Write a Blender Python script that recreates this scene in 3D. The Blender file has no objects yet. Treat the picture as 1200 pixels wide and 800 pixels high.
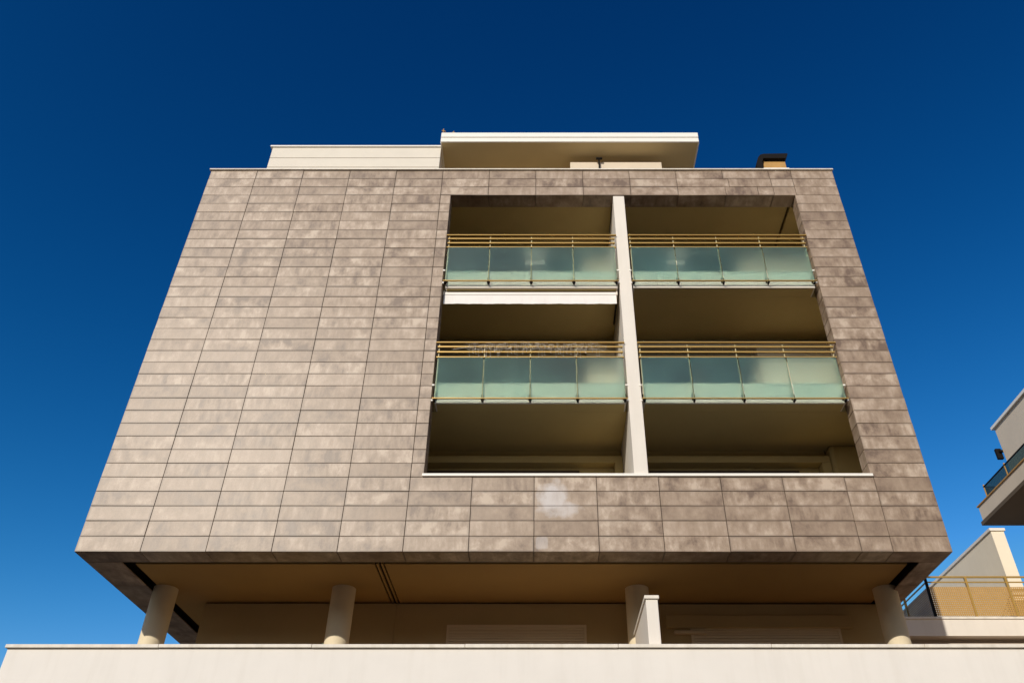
import bpy, math, random
from mathutils import Vector
random.seed(7)
S = bpy.context.scene
COL = S.collection
R = math.radians

# ------------------------------------------------------------------ camera
cam_d = bpy.data.cameras.new("camera"); cam = bpy.data.objects.new("camera", cam_d)
COL.objects.link(cam); S.camera = cam
cam.location = (0, 0, 1.6); cam.rotation_euler = (R(90 + 37.0), 0, 0)
cam_d.sensor_width = 36; cam_d.lens = 958 / 1200 * 36
cam_d.shift_x = -34 / 1200; cam_d.clip_start = 0.1; cam_d.clip_end = 2000

# ------------------------------------------------------------------ light
SUNK, SUNS = 0.42, 0.485                     # travel per metre of depth: sideways, down
sun_dir = Vector((SUNK, 1, -SUNS)).normalized()
sun_d = bpy.data.lights.new("sun", 'SUN'); sun = bpy.data.objects.new("sun", sun_d)
COL.objects.link(sun); sun.location = (-20, -30, 40)
sun.rotation_euler = sun_dir.to_track_quat('-Z', 'Y').to_euler()
sun_d.energy = 3.45; sun_d.angle = R(0.53); sun_d.color = (1.0, 0.93, 0.82)
elev = math.asin(-sun_dir.z)
azim = math.atan2(-sun_dir.x, -sun_dir.y)    # clockwise from +Y

w = bpy.data.worlds.new("World"); S.world = w; w.use_nodes = True
nt = w.node_tree; bg = nt.nodes['Background']
sky = nt.nodes.new('ShaderNodeTexSky'); sky.sky_type = 'NISHITA'; sky.sun_disc = False
sky.sun_elevation = elev; sky.sun_rotation = azim
sky.altitude = 300; sky.air_density = 1.0; sky.dust_density = 1.0; sky.ozone_density = 3.0
# a polarised, contrasty sky: each channel through its own power curve, glare round the sun capped
sep = nt.nodes.new('ShaderNodeSeparateXYZ'); com = nt.nodes.new('ShaderNodeCombineXYZ')
nt.links.new(sky.outputs[0], sep.inputs[0])
for ch, (gain, power) in enumerate(((1100, 4.2), (10.2, 2.0), (5.55, 1.68))):
    a = nt.nodes.new('ShaderNodeMath'); a.operation = 'MULTIPLY'; a.inputs[1].default_value = 0.0629
    p = nt.nodes.new('ShaderNodeMath'); p.operation = 'POWER'; p.inputs[1].default_value = power
    g = nt.nodes.new('ShaderNodeMath'); g.operation = 'MULTIPLY'; g.inputs[1].default_value = gain / 0.05
    c = nt.nodes.new('ShaderNodeMath'); c.operation = 'MINIMUM'; c.inputs[1].default_value = (15, 15, 15)[ch]
    nt.links.new(sep.outputs[ch], a.inputs[0]); nt.links.new(a.outputs[0], p.inputs[0])
    nt.links.new(p.outputs[0], g.inputs[0]); nt.links.new(g.outputs[0], c.inputs[0]); nt.links.new(c.outputs[0], com.inputs[ch])
nt.links.new(com.outputs[0], bg.inputs[0])
bg.inputs[1].default_value = 0.05

S.view_settings.view_transform = 'Standard'; S.view_settings.look = 'None'
S.view_settings.exposure = 0.0; S.view_settings.gamma = 1.0
S.cycles.max_bounces = 10; S.cycles.diffuse_bounces = 5; S.cycles.transparent_max_bounces = 16

# ------------------------------------------------------------------ materials
def new_mat(name):
    m = bpy.data.materials.new(name); m.use_nodes = True
    return m, m.node_tree.nodes, m.node_tree.links, m.node_tree.nodes['Principled BSDF']

def N(nodes, t, **kw):
    n = nodes.new(t)
    for k, v in kw.items(): setattr(n, k, v)
    return n

def plain(name, col, rough=0.6, var=0.08, scale=3.0, bump=0.0, metal=0.0, bscale=60, spec=0.5, streak=0.0):
    m, nd, ln, b = new_mat(name)
    b.inputs['Roughness'].default_value = rough; b.inputs['Metallic'].default_value = metal
    b.inputs['Specular IOR Level'].default_value = spec
    geo = N(nd, 'ShaderNodeNewGeometry')
    nz = N(nd, 'ShaderNodeTexNoise'); nz.inputs['Scale'].default_value = scale
    nz.inputs['Detail'].default_value = 6; nz.inputs['Roughness'].default_value = 0.6
    ln.new(geo.outputs['Position'], nz.inputs['Vector'])
    cr = N(nd, 'ShaderNodeValToRGB')
    cr.color_ramp.elements[0].position = 0.3; cr.color_ramp.elements[1].position = 0.7
    cr.color_ramp.elements[0].color = tuple(c * (1 - var) for c in col) + (1,)
    cr.color_ramp.elements[1].color = tuple(min(1, c * (1 + var)) for c in col) + (1,)
    ln.new(nz.outputs['Fac'], cr.inputs['Fac'])
    out = cr.outputs['Color']
    if streak:
        mp = N(nd, 'ShaderNodeMapping'); mp.inputs['Scale'].default_value = (5, 5, 0.5)
        ln.new(geo.outputs['Position'], mp.inputs['Vector'])
        n2 = N(nd, 'ShaderNodeTexNoise'); n2.inputs['Scale'].default_value = 1.3; n2.inputs['Detail'].default_value = 8
        ln.new(mp.outputs[0], n2.inputs['Vector'])
        mr = N(nd, 'ShaderNodeMapRange'); mr.inputs[1].default_value = 0.5; mr.inputs[2].default_value = 0.75
        mr.inputs[3].default_value = 0.0; mr.inputs[4].default_value = streak
        ln.new(n2.outputs['Fac'], mr.inputs[0])
        mx = N(nd, 'ShaderNodeMix', data_type='RGBA')
        mx.inputs['B'].default_value = (col[0]*.55, col[1]*.5, col[2]*.42, 1)
        ln.new(mr.outputs[0], mx.inputs['Factor']); ln.new(out, mx.inputs['A']); out = mx.outputs['Result']
    ln.new(out, b.inputs['Base Color'])
    if bump:
        n3 = N(nd, 'ShaderNodeTexNoise'); n3.inputs['Scale'].default_value = bscale; n3.inputs['Detail'].default_value = 4
        ln.new(geo.outputs['Position'], n3.inputs['Vector'])
        bp = N(nd, 'ShaderNodeBump'); bp.inputs['Strength'].default_value = bump; bp.inputs['Distance'].default_value = 0.01
        ln.new(n3.outputs['Fac'], bp.inputs['Height']); ln.new(bp.outputs[0], b.inputs['Normal'])
    return m

def tile_mat(name, stains=False):
    """stoneware: each tile its own tone, cloudy vertical streaks, grimy edges"""
    m, nd, ln, b = new_mat(name)
    tc = N(nd, 'ShaderNodeTexCoord'); oi = N(nd, 'ShaderNodeObjectInfo'); uv = N(nd, 'ShaderNodeUVMap')
    geo = N(nd, 'ShaderNodeNewGeometry')
    off = N(nd, 'ShaderNodeMath', operation='MULTIPLY'); off.inputs[1].default_value = 173.0
    ln.new(oi.outputs['Random'], off.inputs[0])
    cmb = N(nd, 'ShaderNodeCombineXYZ'); ln.new(off.outputs[0], cmb.inputs[0]); ln.new(off.outputs[0], cmb.inputs[1])
    add = N(nd, 'ShaderNodeVectorMath', operation='ADD')
    ln.new(tc.outputs['Object'], add.inputs[0]); ln.new(cmb.outputs[0], add.inputs[1])
    def noise(sc, mscale, det=5, rough=.6, dist=0.0):
        mp = N(nd, 'ShaderNodeMapping'); mp.inputs['Scale'].default_value = mscale
        ln.new(add.outputs[0], mp.inputs['Vector'])
        n = N(nd, 'ShaderNodeTexNoise'); n.inputs['Scale'].default_value = sc
        n.inputs['Detail'].default_value = det; n.inputs['Roughness'].default_value = rough
        n.inputs['Distortion'].default_value = dist
        ln.new(mp.outputs[0], n.inputs['Vector']); return n.outputs['Fac']
    cloud = noise(2.6, (1.15, 1, 1.0), 7, .62, .15)
    streak = noise(9.0, (1.0, 1.0, .30), 6, .62, .15)
    fine = noise(45, (1, 1, 1), 3)
    def mathn(op, a, bb):
        n = N(nd, 'ShaderNodeMath', operation=op)
        for i, v in enumerate((a, bb)):
            if isinstance(v, (int, float)): n.inputs[i].default_value = v
            else: ln.new(v, n.inputs[i])
        return n.outputs[0]
    rnd = mathn('SUBTRACT', oi.outputs['Random'], .5)
    # no two slabs weather alike: the share of clouds, streaks and rim dirt is drawn per slab
    r2 = mathn('FRACT', mathn('MULTIPLY', oi.outputs['Random'], 7.31), 0)
    r3 = mathn('FRACT', mathn('MULTIPLY', oi.outputs['Random'], 13.77), 0)
    t = mathn('ADD', mathn('MULTIPLY', mathn('SUBTRACT', cloud, .5), mathn('ADD', .45, mathn('MULTIPLY', r2, .85))),
              mathn('MULTIPLY', mathn('SUBTRACT', streak, .5), mathn('ADD', .18, mathn('MULTIPLY', r3, .50))))
    t = mathn('ADD', mathn('MULTIPLY', t, 1.08), .72)
    t = mathn('ADD', mathn('SUBTRACT', t, .26), mathn('MULTIPLY', fine, .08))
    t = mathn('ADD', t, mathn('MULTIPLY', rnd, .13))
    cr = N(nd, 'ShaderNodeValToRGB'); e = cr.color_ramp.elements
    e[0].position = .30; e[0].color = (.172, .115, .076, 1)
    e[1].position = .70; e[1].color = (.51, .405, .305, 1)
    for p, c in ((.42, (.272, .193, .131, 1)), (.52, (.342, .251, .175, 1)), (.6, (.405, .306, .225, 1))):
        x = e.new(p); x.color = c
    ln.new(t, cr.inputs['Fac'])
    # grime round the rim (uv runs 0..1 over the tile face)
    sx = N(nd, 'ShaderNodeSeparateXYZ'); ln.new(uv.outputs[0], sx.inputs[0])
    def rim(s, wd):
        d = mathn('MINIMUM', s, mathn('SUBTRACT', 1.0, s))
        n = N(nd, 'ShaderNodeMapRange'); n.inputs[1].default_value = 0; n.inputs[2].default_value = wd
        n.inputs[3].default_value = 1; n.inputs[4].default_value = 0
        ln.new(d, n.inputs[0]); return n.outputs[0]
    rm = mathn('MAXIMUM', rim(sx.outputs[0], .05), rim(sx.outputs[1], .20))
    rm = mathn('POWER', rm, 1.6)
    rm = mathn('MULTIPLY', rm, mathn('MULTIPLY', mathn('SUBTRACT', mathn('MULTIPLY', mathn('ADD', streak, cloud), .5), .36), mathn('MULTIPLY', mathn('POWER', mathn('FRACT', mathn('MULTIPLY', oi.outputs['Random'], 23.1), 0), 1.4), 4.2)))
    rm.node.use_clamp = True; rm = mathn('MINIMUM', rm, .75)
    mx = N(nd, 'ShaderNodeMix', data_type='RGBA'); mx.inputs['B'].default_value = (.125, .088, .060, 1)
    ln.new(rm, mx.inputs['Factor']); ln.new(cr.outputs[0], mx.inputs['A'])
    out = mx.outputs['Result']
    if stains:
        sp = N(nd, 'ShaderNodeSeparateXYZ'); ln.new(geo.outputs['Position'], sp.inputs[0])
        wn = N(nd, 'ShaderNodeTexNoise'); wn.inputs['Scale'].default_value = 5; wn.inputs['Detail'].default_value = 5
        ln.new(geo.outputs['Position'], wn.inputs['Vector'])
        def blob(cx, cz, rx, rz, amp, soft):
            dx = mathn('DIVIDE', mathn('SUBTRACT', sp.outputs[0], cx), rx)
            dz = mathn('DIVIDE', mathn('SUBTRACT', sp.outputs[2], cz), rz)
            d = mathn('ADD', mathn('POWER', mathn('ABSOLUTE', dx, 0), soft), mathn('POWER', mathn('ABSOLUTE', dz, 0), soft))
            d = mathn('ADD', d, mathn('MULTIPLY', mathn('SUBTRACT', wn.outputs['Fac'], .5), amp))
            n = N(nd, 'ShaderNodeMapRange'); n.inputs[1].default_value = .35; n.inputs[2].default_value = 1.1
            n.inputs[3].default_value = 1; n.inputs[4].default_value = 0
            ln.new(d, n.inputs[0]); return n.outputs[0]
        st = mathn('MAXIMUM', blob(.22, 8.58, .30, .40, 2.2, 2.0), mathn('MULTIPLY', blob(.36, 8.36, .42, .20, 2.6, 2), .8))
        st = mathn('MAXIMUM', st, mathn('MULTIPLY', blob(.015, 7.68, .12, .13, .5, 5.0), .5))
        st = mathn('MULTIPLY', mathn('MULTIPLY', st, mathn('ADD', .45, mathn('MULTIPLY', streak, .75))), .95)
        m2 = N(nd, 'ShaderNodeMix', data_type='RGBA'); m2.inputs['B'].default_value = (.56, .52, .5, 1)
        ln.new(st, m2.inputs['Factor']); ln.new(out, m2.inputs['A']); out = m2.outputs['Result']
    ln.new(out, b.inputs['Base Color'])
    ro = mathn('ADD', .41, mathn('MULTIPLY', cloud, .12)); ln.new(ro, b.inputs['Roughness'])
    b.inputs['Specular IOR Level'].default_value = .57
    bp = N(nd, 'ShaderNodeBump'); bp.inputs['Strength'].default_value = .12; bp.inputs['Distance'].default_value = .01
    ln.new(streak, bp.inputs['Height']); ln.new(bp.outputs[0], b.inputs['Normal'])
    return m

def glass_mat(name, tint, film, film_w=.3, satin=0.0):
    """green laminated glass: tinted see-through, a thin satin film that catches light, mirror by fresnel"""
    m, nd, ln, b = new_mat(name); nd.remove(b); o = nd['Material Output']
    tr = N(nd, 'ShaderNodeBsdfTransparent'); tr.inputs[0].default_value = tint + (1,)
    df = N(nd, 'ShaderNodeBsdfDiffuse'); df.inputs[0].default_value = film + (1,)
    tl = N(nd, 'ShaderNodeBsdfTranslucent'); tl.inputs[0].default_value = film + (1,)
    m0 = N(nd, 'ShaderNodeMixShader'); m0.inputs[0].default_value = .45
    ln.new(df.outputs[0], m0.inputs[1]); ln.new(tl.outputs[0], m0.inputs[2])
    gl = N(nd, 'ShaderNodeBsdfGlossy'); gl.inputs['Roughness'].default_value = .04
    m1 = N(nd, 'ShaderNodeMixShader'); m2 = N(nd, 'ShaderNodeMixShader')
    geo = N(nd, 'ShaderNodeNewGeometry')
    nz = N(nd, 'ShaderNodeTexNoise'); nz.inputs['Scale'].default_value = .9; nz.inputs['Detail'].default_value = 3
    ln.new(geo.outputs['Position'], nz.inputs['Vector'])
    mr = N(nd, 'ShaderNodeMapRange'); mr.inputs[1].default_value = .35; mr.inputs[2].default_value = .7
    mr.inputs[3].default_value = film_w * .75; mr.inputs[4].default_value = film_w * 1.35
    ln.new(nz.outputs['Fac'], mr.inputs[0]); ln.new(mr.outputs[0], m1.inputs[0])
    clear = tr.outputs[0]
    if satin:
        rf = N(nd, 'ShaderNodeBsdfRefraction'); rf.inputs['Color'].default_value = tint + (1,)
        rf.inputs['Roughness'].default_value = .6; rf.inputs['IOR'].default_value = 1.2
        ms = N(nd, 'ShaderNodeMixShader'); ms.inputs[0].default_value = satin
        ln.new(tr.outputs[0], ms.inputs[1]); ln.new(rf.outputs[0], ms.inputs[2]); clear = ms.outputs[0]
    ln.new(clear, m1.inputs[1]); ln.new(m0.outputs[0], m1.inputs[2])
    fr = N(nd, 'ShaderNodeFresnel'); fr.inputs[0].default_value = 1.5
    # mirror only on the side that faces the viewer (a pane has no total reflection from inside)
    inv = N(nd, 'ShaderNodeMath', operation='SUBTRACT'); inv.inputs[0].default_value = 1.0
    ln.new(geo.outputs['Backfacing'], inv.inputs[1])
    fm = N(nd, 'ShaderNodeMath', operation='MULTIPLY'); ln.new(fr.outputs[0], fm.inputs[0]); ln.new(inv.outputs[0], fm.inputs[1])
    ln.new(fm.outputs[0], m2.inputs[0]); ln.new(m1.outputs[0], m2.inputs[1]); ln.new(gl.outputs[0], m2.inputs[2])
    ln.new(m2.outputs[0], o.inputs['Surface'])
    return m

M = {}
M['tile'] = tile_mat('grey_brown_stoneware', stains=True)
M['frame'] = plain('brown_door_frame', (.09, .055, .03), .5, .05)
M['podium'] = plain('podium_render', (.80, .755, .69), .75, .025, 1.6, .12, bscale=90, streak=.10)
M['lightwall'] = plain('loggia_wall_render', (.62, .56, .43), .8, .03, 1.5)
M['joint'] = plain('joint_mortar', (.075, .052, .035), .9)
M['backing'] = plain('dark_cavity', (.035, .028, .022), .9)
M['cream'] = plain('cream_render', (.775, .715, .63), .75, .025, 1.6, .10, bscale=90, streak=.10)
M['white'] = plain('white_coated_metal', (.86, .82, .74), .5, .02, 2)
M['coping'] = plain('pale_stone_coping', (.78, .72, .62), .7, .10, 6, .15, streak=.3)
M['plaster'] = plain('ochre_plaster', (.55, .425, .18), .85, .05, 1.2, .05)
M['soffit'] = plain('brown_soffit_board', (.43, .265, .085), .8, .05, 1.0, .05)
M['wall'] = plain('lower_wall_render', (.50, .38, .19), .85, .05, 1.3, .08)
M['column'] = plain('column_render', (.80, .68, .47), .75, .04, 2.0, .08, streak=.08)
M['brass'] = plain('bronze_anodised_rail', (.50, .315, .085), .42, .06, 8, metal=0.35)
M['post'] = plain('pale_bronze_post', (.50, .44, .26), .5, .06, 8, metal=0.0)
M['dark'] = plain('black_sheet_metal', (.010, .008, .007), .8, spec=.15)
M['shutter'] = plain('beige_shutter', (.76, .65, .46), .6, .03, 2)
M['brick'] = plain('ochre_chimney_render', (.47, .265, .08), .8, .1, 4, .2)
M['floor'] = plain('terracotta_paving', (.20, .095, .035), .8, .1, 3)
M['glass'] = glass_mat('green_laminated_glass', (.89, .955, .90), (.42, .80, .76), .105, satin=.60)
M['darkglass'] = glass_mat('teal_balcony_glass', (.42, .50, .44), (.14, .20, .18), .3)
M['winglass'] = plain('dark_window_glass', (.02, .022, .02), .08, .0)
M['awning'] = plain('white_awning_cloth', (.84, .80, .76), .7, .03, 4, .05)
M['wire'] = plain('silver_wire', (.72, .65, .54), .4, .35, 30)
M['mesh'] = plain('ochre_perforated_sheet', (.50, .29, .08), .5, .05, 6)
M['taupe'] = plain('taupe_render', (.52, .45, .37), .8, .04, 1.5, .08)
M['shaded_soffit'] = plain('shade_toned_soffit', (.12, .085, .05), .8, .05, 1.5)  # neighbour balcony underside: its shade is put into the colour
M['board'] = plain('cream_cladding_board', (.70, .64, .54), .7, .03, 2, .05)
M['sand'] = plain('sand_render', (.88, .79, .62), .8, .04, 1.5, .08)
M['taupe2'] = plain('pale_taupe_render', (.68, .58, .45), .8, .04, 1.5, .08)
M['canopy'] = plain('canopy_underside', (.66, .53, .29), .8, .03, 1.5)
M['gravel'] = plain('roof_gravel', (.42, .33, .22), .9, .2, 5, .3)
M['brickwall'] = plain('warm_brown_render', (.30, .18, .09), .85, .1, 1)
M['paving'] = plain('street_paving', (.06, .046, .03), .85, .15, .8, .2, bscale=20)
M['asphalt'] = plain('asphalt', (.048, .043, .036), .9, .2, 2, .3, bscale=40)

# ------------------------------------------------------------------ builders
WP = {}
def wpos(o): return WP.get(o.name, Vector((0, 0, 0)))

def link(name, me, loc, parent=None, kind=None, rot=None):
    o = bpy.data.objects.new(name, me); COL.objects.link(o)
    loc = Vector(loc); WP[o.name] = loc
    if parent is not None:
        o.parent = parent; o.location = loc - wpos(parent)
    else: o.location = loc
    if rot: o.rotation_euler = rot
    if kind: o['kind'] = kind
    return o

def thing(name, label, cat, loc, group=None):
    o = link(name, None, loc); o.empty_display_size = .5
    o['label'] = label; o['category'] = cat
    if group: o['group'] = group
    return o

def mesh_of(name, verts, faces, mat, origin, smooth=False, uvs=None):
    me = bpy.data.meshes.new(name)
    me.from_pydata([tuple(Vector(v) - Vector(origin)) for v in verts], [], faces)
    me.materials.append(mat); me.validate(); me.update()
    if smooth:
        for p in me.polygons: p.use_smooth = True
    return me

BF = [(0, 1, 3, 2), (4, 6, 7, 5), (0, 4, 5, 1), (2, 3, 7, 6), (0, 2, 6, 4), (1, 5, 7, 3)]
def box_vf(x0, x1, y0, y1, z0, z1, base=0):
    v = [(x, y, z) for x in (x0, x1) for y in (y0, y1) for z in (z0, z1)]
    return v, [tuple(i + base for i in f) for f in BF]

def part(name, boxes, mat, parent=None, kind=None, bevel=0.0, label=None):
    """one mesh object from a list of boxes (x0,x1,y0,y1,z0,z1)"""
    V, F = [], []
    for b in boxes:
        v, f = box_vf(*b, base=len(V)); V += v; F += f
    lo = [min(v[i] for v in V) for i in range(3)]; hi = [max(v[i] for v in V) for i in range(3)]
    c = Vector(((lo[0] + hi[0]) / 2, (lo[1] + hi[1]) / 2, (lo[2] + hi[2]) / 2))
    me = mesh_of(name, V, F, M[mat], c)
    o = link(name, me, c, parent, kind)
    if bevel:
        bv = o.modifiers.new('bevel', 'BEVEL'); bv.width = bevel; bv.segments = 2; bv.limit_method = 'ANGLE'
    if label: o['label'] = label
    return o

def prism(name, prof, a0, a1, axis, mat, parent, bevel=0):
    """profile polygon extruded along an axis; profile gives the other two coordinates in order"""
    def P(p, a):
        return (a, p[0], p[1]) if axis == 'x' else (p[0], a, p[1]) if axis == 'y' else (p[0], p[1], a)
    n = len(prof); V = [P(p, a0) for p in prof] + [P(p, a1) for p in prof]
    F = [tuple(range(n)), tuple(range(2 * n - 1, n - 1, -1))] + [(i, i + n, (i + 1) % n + n, (i + 1) % n) for i in range(n)]
    c = sum((Vector(v) for v in V), Vector()) / len(V)
    import bmesh
    me = mesh_of(name, V, F, M[mat], c)
    bm = bmesh.new(); bm.from_mesh(me); bmesh.ops.recalc_face_normals(bm, faces=bm.faces); bm.to_mesh(me); bm.free()
    o = link(name, me, c, parent)
    if bevel:
        bv = o.modifiers.new('bevel', 'BEVEL'); bv.width = bevel; bv.segments = 2
    return o

def tube_vf(p, q, r, n=6, base=0):
    p, q = Vector(p), Vector(q); d = (q - p).normalized()
    a = d.orthogonal().normalized(); b = d.cross(a)
    V = [p + (a * math.cos(t) + b * math.sin(t)) * r for t in [2 * math.pi * i / n for i in range(n)]]
    V += [v + (q - p) for v in V]
    F = [(i, (i + 1) % n, (i + 1) % n + n, i + n) for i in range(n)] + [tuple(range(n - 1, -1, -1)), tuple(range(n, 2 * n))]
    return V, [tuple(i + base for i in f) for f in F]

def tubes(name, segs, mat, parent=None, n=6, kind=None):
    V, F = [], []
    for p, q, r in segs:
        v, f = tube_vf(p, q, r, n, len(V)); V += v; F += f
    lo = [min(v[i] for v in V) for i in range(3)]; hi = [max(v[i] for v in V) for i in range(3)]
    c = Vector([(lo[i] + hi[i]) / 2 for i in range(3)])
    return link(name, mesh_of(name, V, F, M[mat], c, smooth=n > 8), c, parent, kind)

# ------------------------------------------------------------------ ground
part('ground', [(-600, 600, -600, 600, -.5, 0)], 'asphalt', kind='structure')
part('pavement', [(-60, 60, 3.5, 13.38, .0, .13)], 'paving', kind='structure')
part('kerb', [(-60, 60, 3.3, 3.498, .0, .14)], 'coping', kind='structure')
part('forecourt', [(-60, 60, -40, -7, .0, .12)], 'paving', kind='structure')

# ================================================================== the apartment block
X0, X1, YF, ZB = -8.51, 7.51, 14.2, 7.51
RH = .303; NR = 34; ZT = ZB + RH * NR
OX0, OX1 = -2.27, 6.39
OZ0, OZ1 = ZB + 5 * RH, ZB + 31 * RH
JX = [X0 + 1.197 * k for k in range(13)] + [6.43, X1]
B = thing('apartment_building', 'tall apartment block clad in brown-grey stone tiles with green glass loggia balconies', 'building', (0, YF, 0))

# --- cavity wall behind the cladding, with one big opening; the tiles hang on it
fw = part('facade_wall', [(X0 + .03, OX0 - .03, YF + .035, YF + .34, ZB + .03, ZT),
                          (OX1 + .03, X1 - .03, YF + .035, YF + .34, ZB + .03, ZT),
                          (OX0 - .03, OX1 + .03, YF + .035, YF + .40, OZ1 + .03, ZT),
                          (OX0 - .03, OX1 + .03, YF + .035, YF + .40, ZB + .03, OZ0 - .03)], 'joint', B)
tile_cache = {}
GAP = .0095
def tile_mesh(name, w, h, t=.02):
    k = (name, round(w, 3), round(h, 3))
    if k in tile_cache: return tile_cache[k]
    x, z, c = w / 2 - GAP / 2, h / 2 - GAP / 2, .003
    # front face with a chamfered rim, closed sides and back; front looks to -Y
    V = [(-x + c, 0, -z + c), (x - c, 0, -z + c), (x - c, 0, z - c), (-x + c, 0, z - c),
         (-x, c, -z), (x, c, -z), (x, c, z), (-x, c, z),
         (-x, t, -z), (x, t, -z), (x, t, z), (-x, t, z)]
    F = [(0, 1, 2, 3)]
    for i in range(4):
        j = (i + 1) % 4
        F += [(4 + i, 4 + j, j, i), (8 + i, 8 + j, 4 + j, 4 + i)]
    F.append((11, 10, 9, 8))
    me = bpy.data.meshes.new(name); me.from_pydata(V, [], F); me.materials.append(M['tile'])
    uv = me.uv_layers.new(name='UVMap')
    for p in me.polygons:
        for li in p.loop_indices:
            v = V[me.loops[li].vertex_index]
            uv.data[li].uv = (v[0] / (2 * x) + .5, v[2] / (2 * z) + .5)
    me.update(); tile_cache[k] = me
    return me

def facade_tile(xa, xb, za, zb):
    c = ((xa + xb) / 2, YF + random.uniform(-.0028, .0028), (za + zb) / 2)
    link('facade_tile', tile_mesh('facade_tile', xb - xa, zb - za), c, fw,
         rot=(random.gauss(0, .006), random.gauss(0, .0008), random.gauss(0, .004)))
for r in range(NR):
    za, zb = ZB + r * RH, ZB + (r + 1) * RH
    if 5 <= r < 31:
        for a, b in list(zip(JX, JX[1:]))[:5]: facade_tile(a, b, za, zb)
        facade_tile(JX[5], OX0, za, zb); facade_tile(OX1, X1, za, zb)
    else:
        js = list(JX)
        if r == 32: js = JX[:11] + [4.78, 5.86, 6.43, X1]
        if r == 31: js = JX[:11] + [4.66, 5.48, 5.88, 6.43, X1]
        if r in (1, 0) : js = JX
        for a, b in zip(js, js[1:]): facade_tile(a, b, za, zb)

# underside return of the cladding, front / left / right, and the reveals of the opening
def laid_tile(name, xa, xb, ya, yb, z):                      # faces down
    me = tile_mesh(name, xb - xa, yb - ya)
    link(name, me, ((xa + xb) / 2, (ya + yb) / 2, z), fw, rot=(R(90), 0, 0))
UD = .50
for a, b in zip(JX, JX[1:]): laid_tile('underside_tile', a, b, YF + .004, YF + UD, ZB)
y = YF + UD
while y < 25:
    laid_tile('underside_tile', X0, X0 + .66, y, y + 1.197, ZB); laid_tile('underside_tile', X1 - .42, X1, y, y + 1.197, ZB); y += 1.197
LD = .42
lx = [OX0] + [x for x in JX if OX0 + .1 < x < OX1 - .1] + [OX1]
for a, b in zip(lx, lx[1:]): laid_tile('lintel_tile', a, b, YF + .004, YF + LD, OZ1)
RD = .345
for r in range(26):
    za = OZ0 + r * RH
    me = tile_mesh('reveal_tile', RD - .004, RH)
    link('reveal_tile', me, (OX1, YF + .004 + RD / 2, za + RH / 2), fw, rot=(0, 0, R(-90)))
    link('reveal_tile', me, (OX0, YF + .004 + RD / 2, za + RH / 2), fw, rot=(0, 0, R(90)))
part('reveal_backing', [(OX0 - .06, OX0 - .022, YF + .036, YF + RD, OZ0, OZ1), (OX1 + .022, OX1 + .06, YF + .036, YF + RD, OZ0, OZ1)], 'backing', B)
# side cladding, seen only from elsewhere: joined
V, F = [], []
for sx, xs in ((0, X0), (1, X1)):
    for r in range(NR):
        for k in range(9):
            ya = YF + .03 + k * 1.197
            xa, xb = (xs, xs + .02) if sx == 0 else (xs - .02, xs)
            v, f = box_vf(xa, xb, ya + .005, ya + 1.192, ZB + r * RH + .005, ZB + (r + 1) * RH - .005, len(V)); V += v; F += f
c = Vector((0, 20, 12)); link('side_cladding', mesh_of('side_cladding', V, F, M['tile'], c), c, B, 'stuff')
part('side_wall', [(X0 + .03, X0 + .3, YF + .36, 25.1, ZB + .03, ZT), (X1 - .3, X1 - .03, YF + .36, 25.1, ZB + .03, ZT),
                   (X0 + .3, X1 - .3, 24.8, 25.1, ZB + .03, ZT)], 'backing', B)
part('roof_slab', [(X0 + .31, X1 - .31, YF + .41, 24.79, 17.35, 17.62)], 'gravel', B)
part('roof_coping', [(X0 - .03, X1 + .02, YF - .045, YF + .42, ZT + .004, ZT + .042)], 'coping', B, bevel=.006)
part('opening_sill', [(OX0 - .03, OX1 + .03, YF - .04, YF + .42, OZ0 + .004, OZ0 + .062)], 'white', B, bevel=.006)

# --- loggias
FX0, FX1 = 1.81, 2.085
IXL, IXR = -2.9, 7.15
CZ = {0: 10.76, 1: 13.90, 2: 17.0}          # ceilings of the three storeys
part('dividing_fin', [(FX0, FX1, YF + .012, 16.5, OZ0 + .064, OZ1 - .025)], 'cream', B, bevel=.006)
for s in (0, 1):
    z0, z1 = CZ[s], CZ[s] + .49
    for (fa, fb, wa, wb) in ((-2.20, 1.765, IXL, FX0 - .004), (2.125, 6.305, FX1 + .004, IXR)):
        part('balcony_slab', [(fa, fb, YF + .07, YF + .40, z0, z1)], 'cream' , B)
        part('slab_core', [(wa, wb, YF + .402, 16.6, z0, z1 - .004)], 'plaster', B)
        # plaster skin of the ceiling under the slab and paving on top of it
        part('ceiling', [(fa + .03, fb - .03, YF + .11, YF + .398, z0 - .008, z0 - .001), (wa + .002, wb - .002, YF + .399, 16.245, z0 - .009, z0 - .001)], 'plaster', B)
        part('balcony_floor', [(fa + .05, fb - .05, YF + .2, YF + .41, z1 + .001, z1 + .012), (wa + .02, wb - .02, YF + .411, 16.0, z1 + .001, z1 + .012)], 'floor', B)
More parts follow.
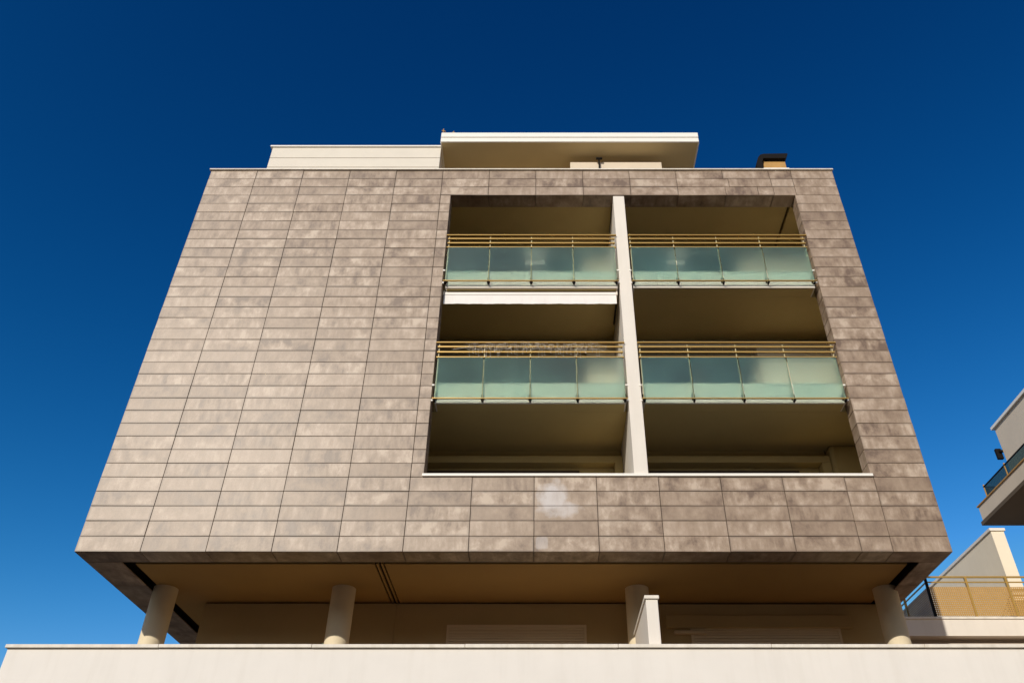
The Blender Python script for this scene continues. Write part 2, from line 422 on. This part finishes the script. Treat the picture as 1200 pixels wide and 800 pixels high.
# top ceiling with the dark slit near its right end, and the lowest floor behind the clad parapet
part('ceiling', [(IXL, FX0 - .004, YF + .50, 16.4, 17.0, 17.1)], 'plaster', B)
part('ceiling', [(FX1 + .004, 6.33, YF + .50, 16.4, 17.0, 17.1), (6.40, IXR, YF + .50, 16.4, 17.0, 17.1)], 'plaster', B)
part('loggia_floor', [(IXL, IXR, YF + .41, 16.4, 7.9, 8.05)], 'floor', B)
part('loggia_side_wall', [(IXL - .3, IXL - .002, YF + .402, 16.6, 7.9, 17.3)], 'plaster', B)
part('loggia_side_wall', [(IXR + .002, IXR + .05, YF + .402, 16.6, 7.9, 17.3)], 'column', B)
part('pilaster', [(6.42, IXR - .004, 15.97, 16.4, 8.06, 10.745)], 'plaster', B, bevel=.08)
for s in (0, 1, 2):
    zc = CZ[s] - .012; zf = (8.05, CZ[0] + .505, CZ[1] + .505)[s]
    for (xa, xb, na, nb, sa, sb) in ((IXL, FX0 - .006, -2.7, (1.63, 1.1, 1.1)[s], -2.6, (.85, 1.0, 1.0)[s]), (FX1 + .006, 6.40, 2.3, (6.2, 5.25, 5.15)[s], 2.4, (5.72, 5.15, 5.05)[s])):
        xe = xb if (s == 0 or xb < 2) else IXR - .004
        part('back_wall', [(xa, xe, 16.25, 16.4, zc - .24, zc), (xa, xe, 16.03, 16.4, zc - .41, zc - .242),
                           (nb, xe, 16.03, 16.4, zf, zc - .412), (xa, na, 16.03, 16.4, zf, zc - .412),
                           (na + .002, nb - .002, 16.28, 16.4, zf, zc - .412)], 'plaster' if s == 0 else 'lightwall', B, bevel=.008)
        zh = zc - .60
        wd = part('glazed_door', [(sa, sb, 16.19, 16.277, zh, zh + .075), (sa, sa + .07, 16.20, 16.277, zf, zh - .002), (sb - .07, sb, 16.20, 16.277, zf, zh - .002),
                                  ((sa + sb) / 2 - .05, (sa + sb) / 2 + .05, 16.205, 16.277, zf, zh - .002)], 'frame', B)
        for (ga, gb) in ((sa + .072, (sa + sb) / 2 - .052), ((sa + sb) / 2 + .052, sb - .072)):
            part('door_pane', [(ga, gb, 16.235, 16.25, zf, zh - .004)], 'winglass', wd)
part('light_patch_box', [(-.42, .10, 15.78, 16.02, 15.98, 16.3)], 'white', B, bevel=.01)  # white boxes added in place of bright light patches on the back wall
part('light_patch_box', [(3.30, 3.75, 15.78, 16.02, 15.98, 16.28)], 'white', B, bevel=.01)

# --- railings: four green panes, brass rails, posts; one thing part per bay and floor
def railing(xs, ends, zs):
    zb, zt = zs                      # bottom of the glass rail, top of handrail
    h = zt - zb
    yr = YF - .02
    r = part('balcony_railing', [(ends[0], ends[1], yr - .025, yr + .03, zt - .026, zt)], 'brass', B, bevel=.004)
    for f in (.915, .82):
        z = zb + h * f
        part('rail', [(xs[0] - .03, xs[-1] + .03, yr - .014, yr + .018, z - .016, z + .016)], 'brass', r)
    zg = zb + h * .722
    part('rail', [(xs[0] - .04, xs[-1] + .04, yr - .022, yr + .02, zg - .010, zg + .016)], 'brass', r)
    part('rail', [(xs[0] - .05, xs[-1] + .05, yr - .045, yr - .006, zb, zb + .02)], 'brass', r)
    for i, x in enumerate(xs):
        part('post', [(x - .010, x + .010, yr + .022, yr + .055, zb - .03, zt - .028)], 'post', r)
        part('bracket', [(x - .035, x + .035, yr + .057, YF + .068, zb + .04, zb + .17), (x - .018, x + .018, yr - .03, yr + .06, zb - .035, zb - .002)], 'dark', r)
    for a, b in zip(xs, xs[1:]):
        part('glass_pane', [(a + .012 - (.02 if a == xs[0] else 0), b - .012 + (.02 if b == xs[-1] else 0), yr - .03, yr - .012, zb + .03, zg - .012)], 'glass', r)
    for sx in (-1, 1):               # wall fixings at both ends
        x = xs[0] - .055 if sx < 0 else xs[-1] + .055
        part('fixing', [(x - .018, x + .018, yr + .02, yr + .05, zb - .02, zb + .02), (x - .025, x + .025, yr + .02, yr + .05, zb + .36, zb + .395)], 'white', r)
LX = [-2.2, -1.215, -.228, .757, 1.735]; RX = [2.135, 3.165, 4.2, 5.23, 6.285]
ZU, ZL = (14.0, 15.49), (10.79, 12.265)
railing(LX, (-2.268, 1.808), ZU); railing(RX, (2.088, 6.385), ZU)
railing(LX, (-2.268, 1.808), ZL); railing(RX, (2.088, 6.385), ZL)

# --- folded sun awning under the upper left balcony
aw = prism('folded_awning', [(14.62, 13.885), (14.41, 13.882), (14.375, 13.86), (14.365, 13.775), (14.62, 13.775)], -2.225, 1.725, 'x', 'awning', B, .006)
V, F = [], []
n = 60
for i in range(n + 1):
    x = -2.235 + 3.965 * i / n; wv = .004 * math.sin(i * .9) + .003 * math.sin(i * 2.3)
    zl = 13.505 + .002 * math.sin(i * .35) + .001 * math.sin(i * 1.3)
    V += [(x, 14.372, 13.768), (x, 14.372 + wv, zl), (x, 14.38, 13.768), (x, 14.38 + wv, zl)]
for i in range(n):
    a, b = 4 * i, 4 * i + 4
    F += [(a, b, b + 1, a + 1), (a + 2, a + 3, b + 3, b + 2), (a + 1, b + 1, b + 3, a + 3)]
c = Vector((-.25, 14.05, 13.45)); link('valance', mesh_of('valance', V, F, M['awning'], c), c, aw)
part('end_cap', [(1.727, 1.76, 14.36, 14.63, 13.765, 13.886)], 'coping', aw)
part('end_cap', [(-2.255, -2.227, 14.36, 14.63, 13.765, 13.886)], 'coping', aw)
part('awning_arm', [(1.73, 1.765, 14.64, 15.4, 13.70, 13.75)], 'dark', aw)
for x in (-2.0, 1.3): part('awning_bracket', [(x, x + .08, 14.622, 14.67, 13.78, 13.888)], 'dark', aw)

# --- overhang: soffit, joint, columns, recessed storey, terrace
SZ = ZB + .10
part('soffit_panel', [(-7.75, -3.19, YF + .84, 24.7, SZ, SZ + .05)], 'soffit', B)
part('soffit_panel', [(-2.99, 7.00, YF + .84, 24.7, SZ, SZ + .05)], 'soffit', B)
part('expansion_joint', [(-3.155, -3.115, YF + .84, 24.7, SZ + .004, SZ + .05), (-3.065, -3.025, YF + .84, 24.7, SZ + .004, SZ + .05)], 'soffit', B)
part('soffit_void', [(X0 + .31, X1 - .31, YF + .41, 24.78, SZ + .16, SZ + .3)], 'backing', B)
TZ = 4.6
def column(x, y=16.34, r=.238):
    n = 40; V, F = [], []
    prof = [(r, TZ), (r, SZ + .002)]
    for (rr, z) in prof:
        for i in range(n):
            a = 2 * math.pi * i / n; V.append((x + rr * math.cos(a), y + rr * math.sin(a), z))
    F = [(i, (i + 1) % n, (i + 1) % n + n, i + n) for i in range(n)]
    c = Vector((x, y, 6)); o = link('column', mesh_of('column', V, F, M['column'], c, True), c, B); return o
for x in (-7.64, -4.01, 1.95, 7.0): column(x)
# recessed storey walls with shutters
WY = 17.1
part('recessed_wall', [(-7.09, -3.05, WY, WY + .3, TZ, SZ - .04), (-3.048, 2.2, WY + .02, WY + .3, TZ, SZ - .04), (2.202, 7.12, WY + .04, WY + .3, TZ, SZ - .04),
                       (-7.09, -6.82, WY + .302, 24, TZ, SZ - .04), (6.82, 7.12, WY + .302, 24, TZ, SZ - .04)], 'wall', B)
part('wall_head', [(-7.13, 7.15, WY + .10, WY + .28, SZ - .038, SZ - .004)], 'dark', B)
def shutter(xa, xb, zt, yy, n=42):
    sh = part('window_shutter', [(xa, xb, yy - .02, yy + .03, zt - .06, zt), (xa, xa + .05, yy - .02, yy + .03, TZ + .1, zt - .062), (xb - .05, xb, yy - .02, yy + .03, TZ + .1, zt - .062)], 'shutter', B)
    sl = [(xa + .052, xb - .052, yy - .004, yy + .014, zt - .11 - i * .055, zt - .064 - i * .055) for i in range(n)]
    part('slats', sl, 'shutter', sh)['kind'] = 'stuff'
    if n < 42:
        part('end_bar', [(xa + .052, xb - .052, yy - .008, yy + .014, zt - .14 - n * .055, zt - .066 - n * .055)], 'shutter', sh)
        part('dark_pane', [(xa + .052, xb - .052, yy + .001, yy + .012, TZ + .1, zt - .15 - n * .055)], 'winglass', sh)
shutter(-1.95, .94, 7.12, WY - .002); shutter(3.1, 6.2, 7.08, WY + .02, 4)
part('shutter_box', [(2.6, 6.45, WY - .05, WY + .038, 7.05, 7.32)], 'wall', B, bevel=.02)
part('ledge', [(2.75, 3.4, WY - .08, WY + .037, 6.93, 6.985)], 'shutter', B)
# podium and its parapet
PY, PZ = 13.4, 5.555
part('podium_wall', [(-8.53, 15, PY, PY + .22, .13, PZ), (-8.53, -8.31, PY + .222, 25, .13, PZ), (14.78, 15, PY + .222, 25, .13, PZ)], 'podium', B)
part('terrace_floor', [(-8.30, 14.77, PY + .222, 25, TZ - .3, TZ)], 'floor', B)
cop = part('parapet_coping', [(-8.565, -8.28, PY + .26, 25, PZ + .002, PZ + .055)], 'coping', B)
x = -8.565
while x < 15:
    L = 2.45; part('coping_stone', [(x + .003, min(x + L, 15.03) - .003, PY - .045, PY + .257, PZ + .002 + random.uniform(0, .003), PZ + .056 + random.uniform(0, .004))], 'coping', cop, bevel=.006); x += L
tf = part('terrace_fin', [(1.765, 1.965, 13.62, 15.55, TZ, 6.43)], 'cream', B, bevel=.006)
part('fin_cap', [(1.742, 1.988, 13.59, 15.58, 6.432, 6.49)], 'coping', tf, bevel=.006)

# --- penthouse on the roof
zs = [17.63, 18.70, 19.10, 19.49, 19.93]
for a, b in zip(zs, zs[1:]):
    part('penthouse_board', [(-7.60, -2.83, 15.2, 19.5, a + .008, b - .008)], 'board', B, bevel=.006)
part('penthouse_coping', [(-7.66, -2.825, 15.16, 19.5, 19.932, 19.985)], 'white', B, bevel=.006)
cn = part('canopy', [(-2.79, 4.41, 15.02, 20, 19.91, 20.24)], 'canopy', B)
part('canopy_fascia', [(-2.82, 4.44, 14.97, 15.018, 19.905, 20.075), (-2.82, 4.44, 14.955, 15.018, 20.09, 20.28)], 'white', cn, bevel=.008)
part('canopy_trim', [(4.412, 4.45, 15.02, 20, 19.9, 20.27), (-2.83, -2.792, 15.02, 20, 19.9, 20.27)], 'white', cn)
part('penthouse_wall', [(-2.6, 4.2, 17.2, 19.8, 17.63, 19.905)], 'wall', B)
part('roof_screen', [(.83, 3.42, 15.5, 15.75, 17.63, 19.66)], 'taupe2', B, bevel=.01)
tubes('roof_lamp', [((1.64, 15.40, 17.63), (1.64, 15.40, 19.66), .022), ((1.56, 15.38, 19.67), (1.73, 15.38, 19.67), .035)], 'dark', B, 8)
ch = part('chimney', [(6.27, 6.90, 15.4, 16.1, 17.63, 19.58)], 'brick', B, bevel=.01)
part('chimney_base', [(6.23, 6.95, 15.36, 16.14, 18.9, 19.26)], 'white', ch)
prism('chimney_hood', [(6.02, 19.0), (6.05, 19.4), (6.12, 19.62), (6.20, 19.74), (6.30, 19.78), (6.98, 19.80), (6.98, 19.75), (6.90, 19.60), (6.268, 19.60), (6.22, 19.45), (6.19, 19.0)], 15.3, 16.2, 'y', 'dark', ch)
tubes('lightning_rod', [((-2.78, 15.0, 20.24), (-2.78, 15.0, 20.5), .012), ((-2.82, 15.0, 20.42), (-2.72, 15.0, 20.38), .02)], 'brick', B)
tubes('lightning_rod', [((-2.5, 15.1, 20.24), (-2.5, 15.1, 20.52), .012), ((-2.54, 15.1, 20.46), (-2.46, 15.1, 20.44), .02)], 'brick', B)
tubes('lightning_rod', [((-8.38, 14.35, 17.85), (-8.38, 14.35, 17.97), .014), ((-8.46, 14.35, 17.95), (-8.32, 14.35, 17.96), .025)], 'brick', B)

# ------------------------------------------------------------------ tangled wire string on the lower left railing
segs = []
yy = YF - .05
x = -1.55
while x < 1.28:
    z = 12.13 + random.uniform(-.03, .03)
    for k in range(3):                              # loops of wire wound round the rails
        r = random.uniform(.03, .075); a0 = random.uniform(0, 6.28); ln_ = random.uniform(3, 6)
        cx_, cz_ = x + random.uniform(-.05, .05), z + random.uniform(-.08, .06); pr = None
        for q in range(9):
            a = a0 + ln_ * q / 8; p = Vector((cx_ + r * 1.25 * math.cos(a) + .006 * q, yy + .03 * math.sin(a * 1.7), cz_ + r * math.sin(a)))
            if pr is not None: segs.append((pr, p, random.uniform(.0014, .0026)))
            pr = p
    if random.random() < .75:                       # hanging drops with a bead
        p = Vector((x, yy - .01, z - .05)); q = p + Vector((random.uniform(-.03, .03), 0, -random.uniform(.08, .24)))
        segs.append((p, q, .0018)); segs.append((q, q + Vector((.008, 0, -.014)), .007))
    if random.random() < .5:
        p = Vector((x + random.uniform(-.04, .04), yy, z + random.uniform(-.06, .06))); segs.append((p, p + Vector((.016, 0, .01)), .008))
    x += random.uniform(.05, .085)
segs.append(((-1.9, yy, 12.05), (-1.5, yy, 12.12), .004))
ws = tubes('wire_string', segs, 'wire', None, 4)
ws['label'] = 'tangled pale string of wire and tinsel hung along the lower left balcony rail'; ws['category'] = 'garland'

# ================================================================== terrace building to the right, behind
T = thing('terrace_building', 'pale terrace building behind the block with ochre perforated railing and sloping white end wall', 'building', (13, 22, 0))
WYF = 22.0
part('terrace_slab', [(7.9, 24, WYF, 34, 8.42, 8.86)], 'cream', T)
part('slab_coping', [(7.9, 24, WYF - .03, WYF + .3, 8.862, 8.92)], 'coping', T)
part('lower_wall', [(7.9, 24, WYF + .25, 34, 4.7, 8.30), (7.9, 24, WYF + .4, 34, 8.302, 8.418)], 'taupe', T)
pw = part('party_wall', [(13.19, 13.57, WYF + .5, 40, 8.922, 11.60)], 'sand', T)
part('wall_coping', [(13.15, 13.61, WYF + .46, 40, 11.602, 11.68)], 'white', pw)
rl = part('terrace_railing', [(10.62, 24, WYF + .03, WYF + .08, 10.02, 10.06), (10.62, 10.67, WYF + .082, 30, 10.02, 10.06)], 'brass', T)
part('rail', [(10.62, 24, WYF + .04, WYF + .07, 9.88, 9.91), (10.63, 10.66, WYF + .082, 30, 9.88, 9.91)], 'brass', rl)
for i in range(9):
    x = 10.645 + i * 1.108
    part('post', [(x - .028, x + .028, WYF + .02, WYF + .09, 8.922, 10.018)], 'brass' if i else 'dark', rl)
for i in range(1, 5):
    part('post', [(10.617, 10.673, WYF + .05 + i * 1.6, WYF + .11 + i * 1.6, 8.922, 10.018)], 'brass', rl)
def perforated(o0, du, dv, nu, nv, nrm, t=.008):
    """sheet with a real square hole in every cell (diamond set)"""
    o0, du, dv, nrm = Vector(o0), Vector(du), Vector(dv), Vector(nrm)
    V, F, idx = [], [], {}
    def vid(p):
        k = (round(p.x, 4), round(p.y, 4), round(p.z, 4))
        if k not in idx: idx[k] = len(V); V.append(p)
        return idx[k]
    for i in range(nu):
        for j in range(nv):
            a = o0 + du * i + dv * j
            cn_ = [a, a + du, a + du + dv, a + dv]; ce = a + (du + dv) * .5
            hole = [ce + du * .33, ce + dv * .33, ce - du * .33, ce - dv * .33]
            c4 = [vid(p) for p in cn_]; h4 = [vid(p) for p in hole]
            F += [(c4[1], c4[2], h4[0]), (c4[2], h4[1], h4[0]), (c4[2], c4[3], h4[1]), (c4[3], h4[2], h4[1]),
                  (c4[3], c4[0], h4[2]), (c4[0], h4[3], h4[2]), (c4[0], c4[1], h4[3]), (c4[1], h4[0], h4[3])]
    c = o0 + du * nu * .5 + dv * nv * .5
    o = link('perforated_panel', mesh_of('perforated_panel', V, F, M['mesh'], c), c, rl)
    sd = o.modifiers.new('thick', 'SOLIDIFY'); sd.thickness = t; sd.offset = 0
    return o
cell = .036
for i in range(4):
    xa = 10.645 + i * 1.108 + .03
    perforated((xa, WYF + .05, 8.96), (1.048 / 19, 0, 0), (0, 0, .8 / 15), 19, 15, (0, 1, 0))
for i in range(4):
    perforated((10.645, WYF + .11 + i * 1.6, 8.96), (0, 1.54 / 28, 0), (0, 0, .8 / 15), 28, 15, (1, 0, 0))

# ================================================================== balcony building at the right edge
G = thing('balcony_building', 'taupe building with a jutting glass balcony at the right edge', 'building', (18, 18, 0))
part('main_wall', [(16.2, 30, 6, 25.2, .13, 16.68)], 'taupe2', G)
part('roof_coping', [(16.12, 30, 5.9, 25.3, 16.682, 16.78)], 'white', G)
part('balcony_fascia', [(14.5, 14.68, 6, 24.95, 13.02, 13.52), (14.682, 16.19, 24.77, 24.95, 13.02, 13.52)], 'taupe2', G)
part('fascia_cap', [(14.46, 14.72, 6, 24.99, 13.522, 13.56), (14.722, 16.19, 24.73, 24.99, 13.522, 13.56)], 'brick', G)
part('balcony_floor', [(14.44, 16.19, 6, 25.0, 12.90, 13.018)], 'shaded_soffit', G)
gr = part('balcony_railing', [(14.73, 14.77, 6, 24.68, 14.11, 14.14), (14.772, 16.19, 24.64, 24.68, 14.11, 14.14)], 'dark', G)
y = 24.66
for i in range(9):
    part('post', [(14.735, 14.775, y - .02, y + .02, 13.561, 14.20)], 'mesh', gr)
    part('glass_pane', [(14.745, 14.76, y - 1.45, y - .04, 13.58, 14.10)], 'darkglass', gr); y -= 1.5
part('glass_pane', [(14.80, 16.15, 24.655, 24.67, 13.58, 14.10)], 'darkglass', gr)
fl = part('floodlight', [(16.02, 16.22, 25.3, 25.42, 15.55, 15.95)], 'dark', G, bevel=.02)
part('floodlight_arm', [(16.1, 16.3, 25.202, 25.3, 15.78, 15.84)], 'dark', fl)

# ================================================================== unseen building added behind the camera to cut sky light
O = thing('added_sky_blocker', 'unseen brown building added behind the camera to block sky light', 'building', (0, -16, 0))
part('front_wall', [(-45, 45, -28, -16, .0, 12.6)], 'brickwall', O)
part('roof_edge', [(-45.2, 45.2, -28.2, -15.7, 12.602, 12.85)], 'brickwall', O)
for fl in range(4):
    for k in range(22):
        x = -42 + k * 4
        part('window', [(x - .6, x + .6, -15.998, -15.93, 1.0 + fl * 3, 2.5 + fl * 3)], 'winglass', O)
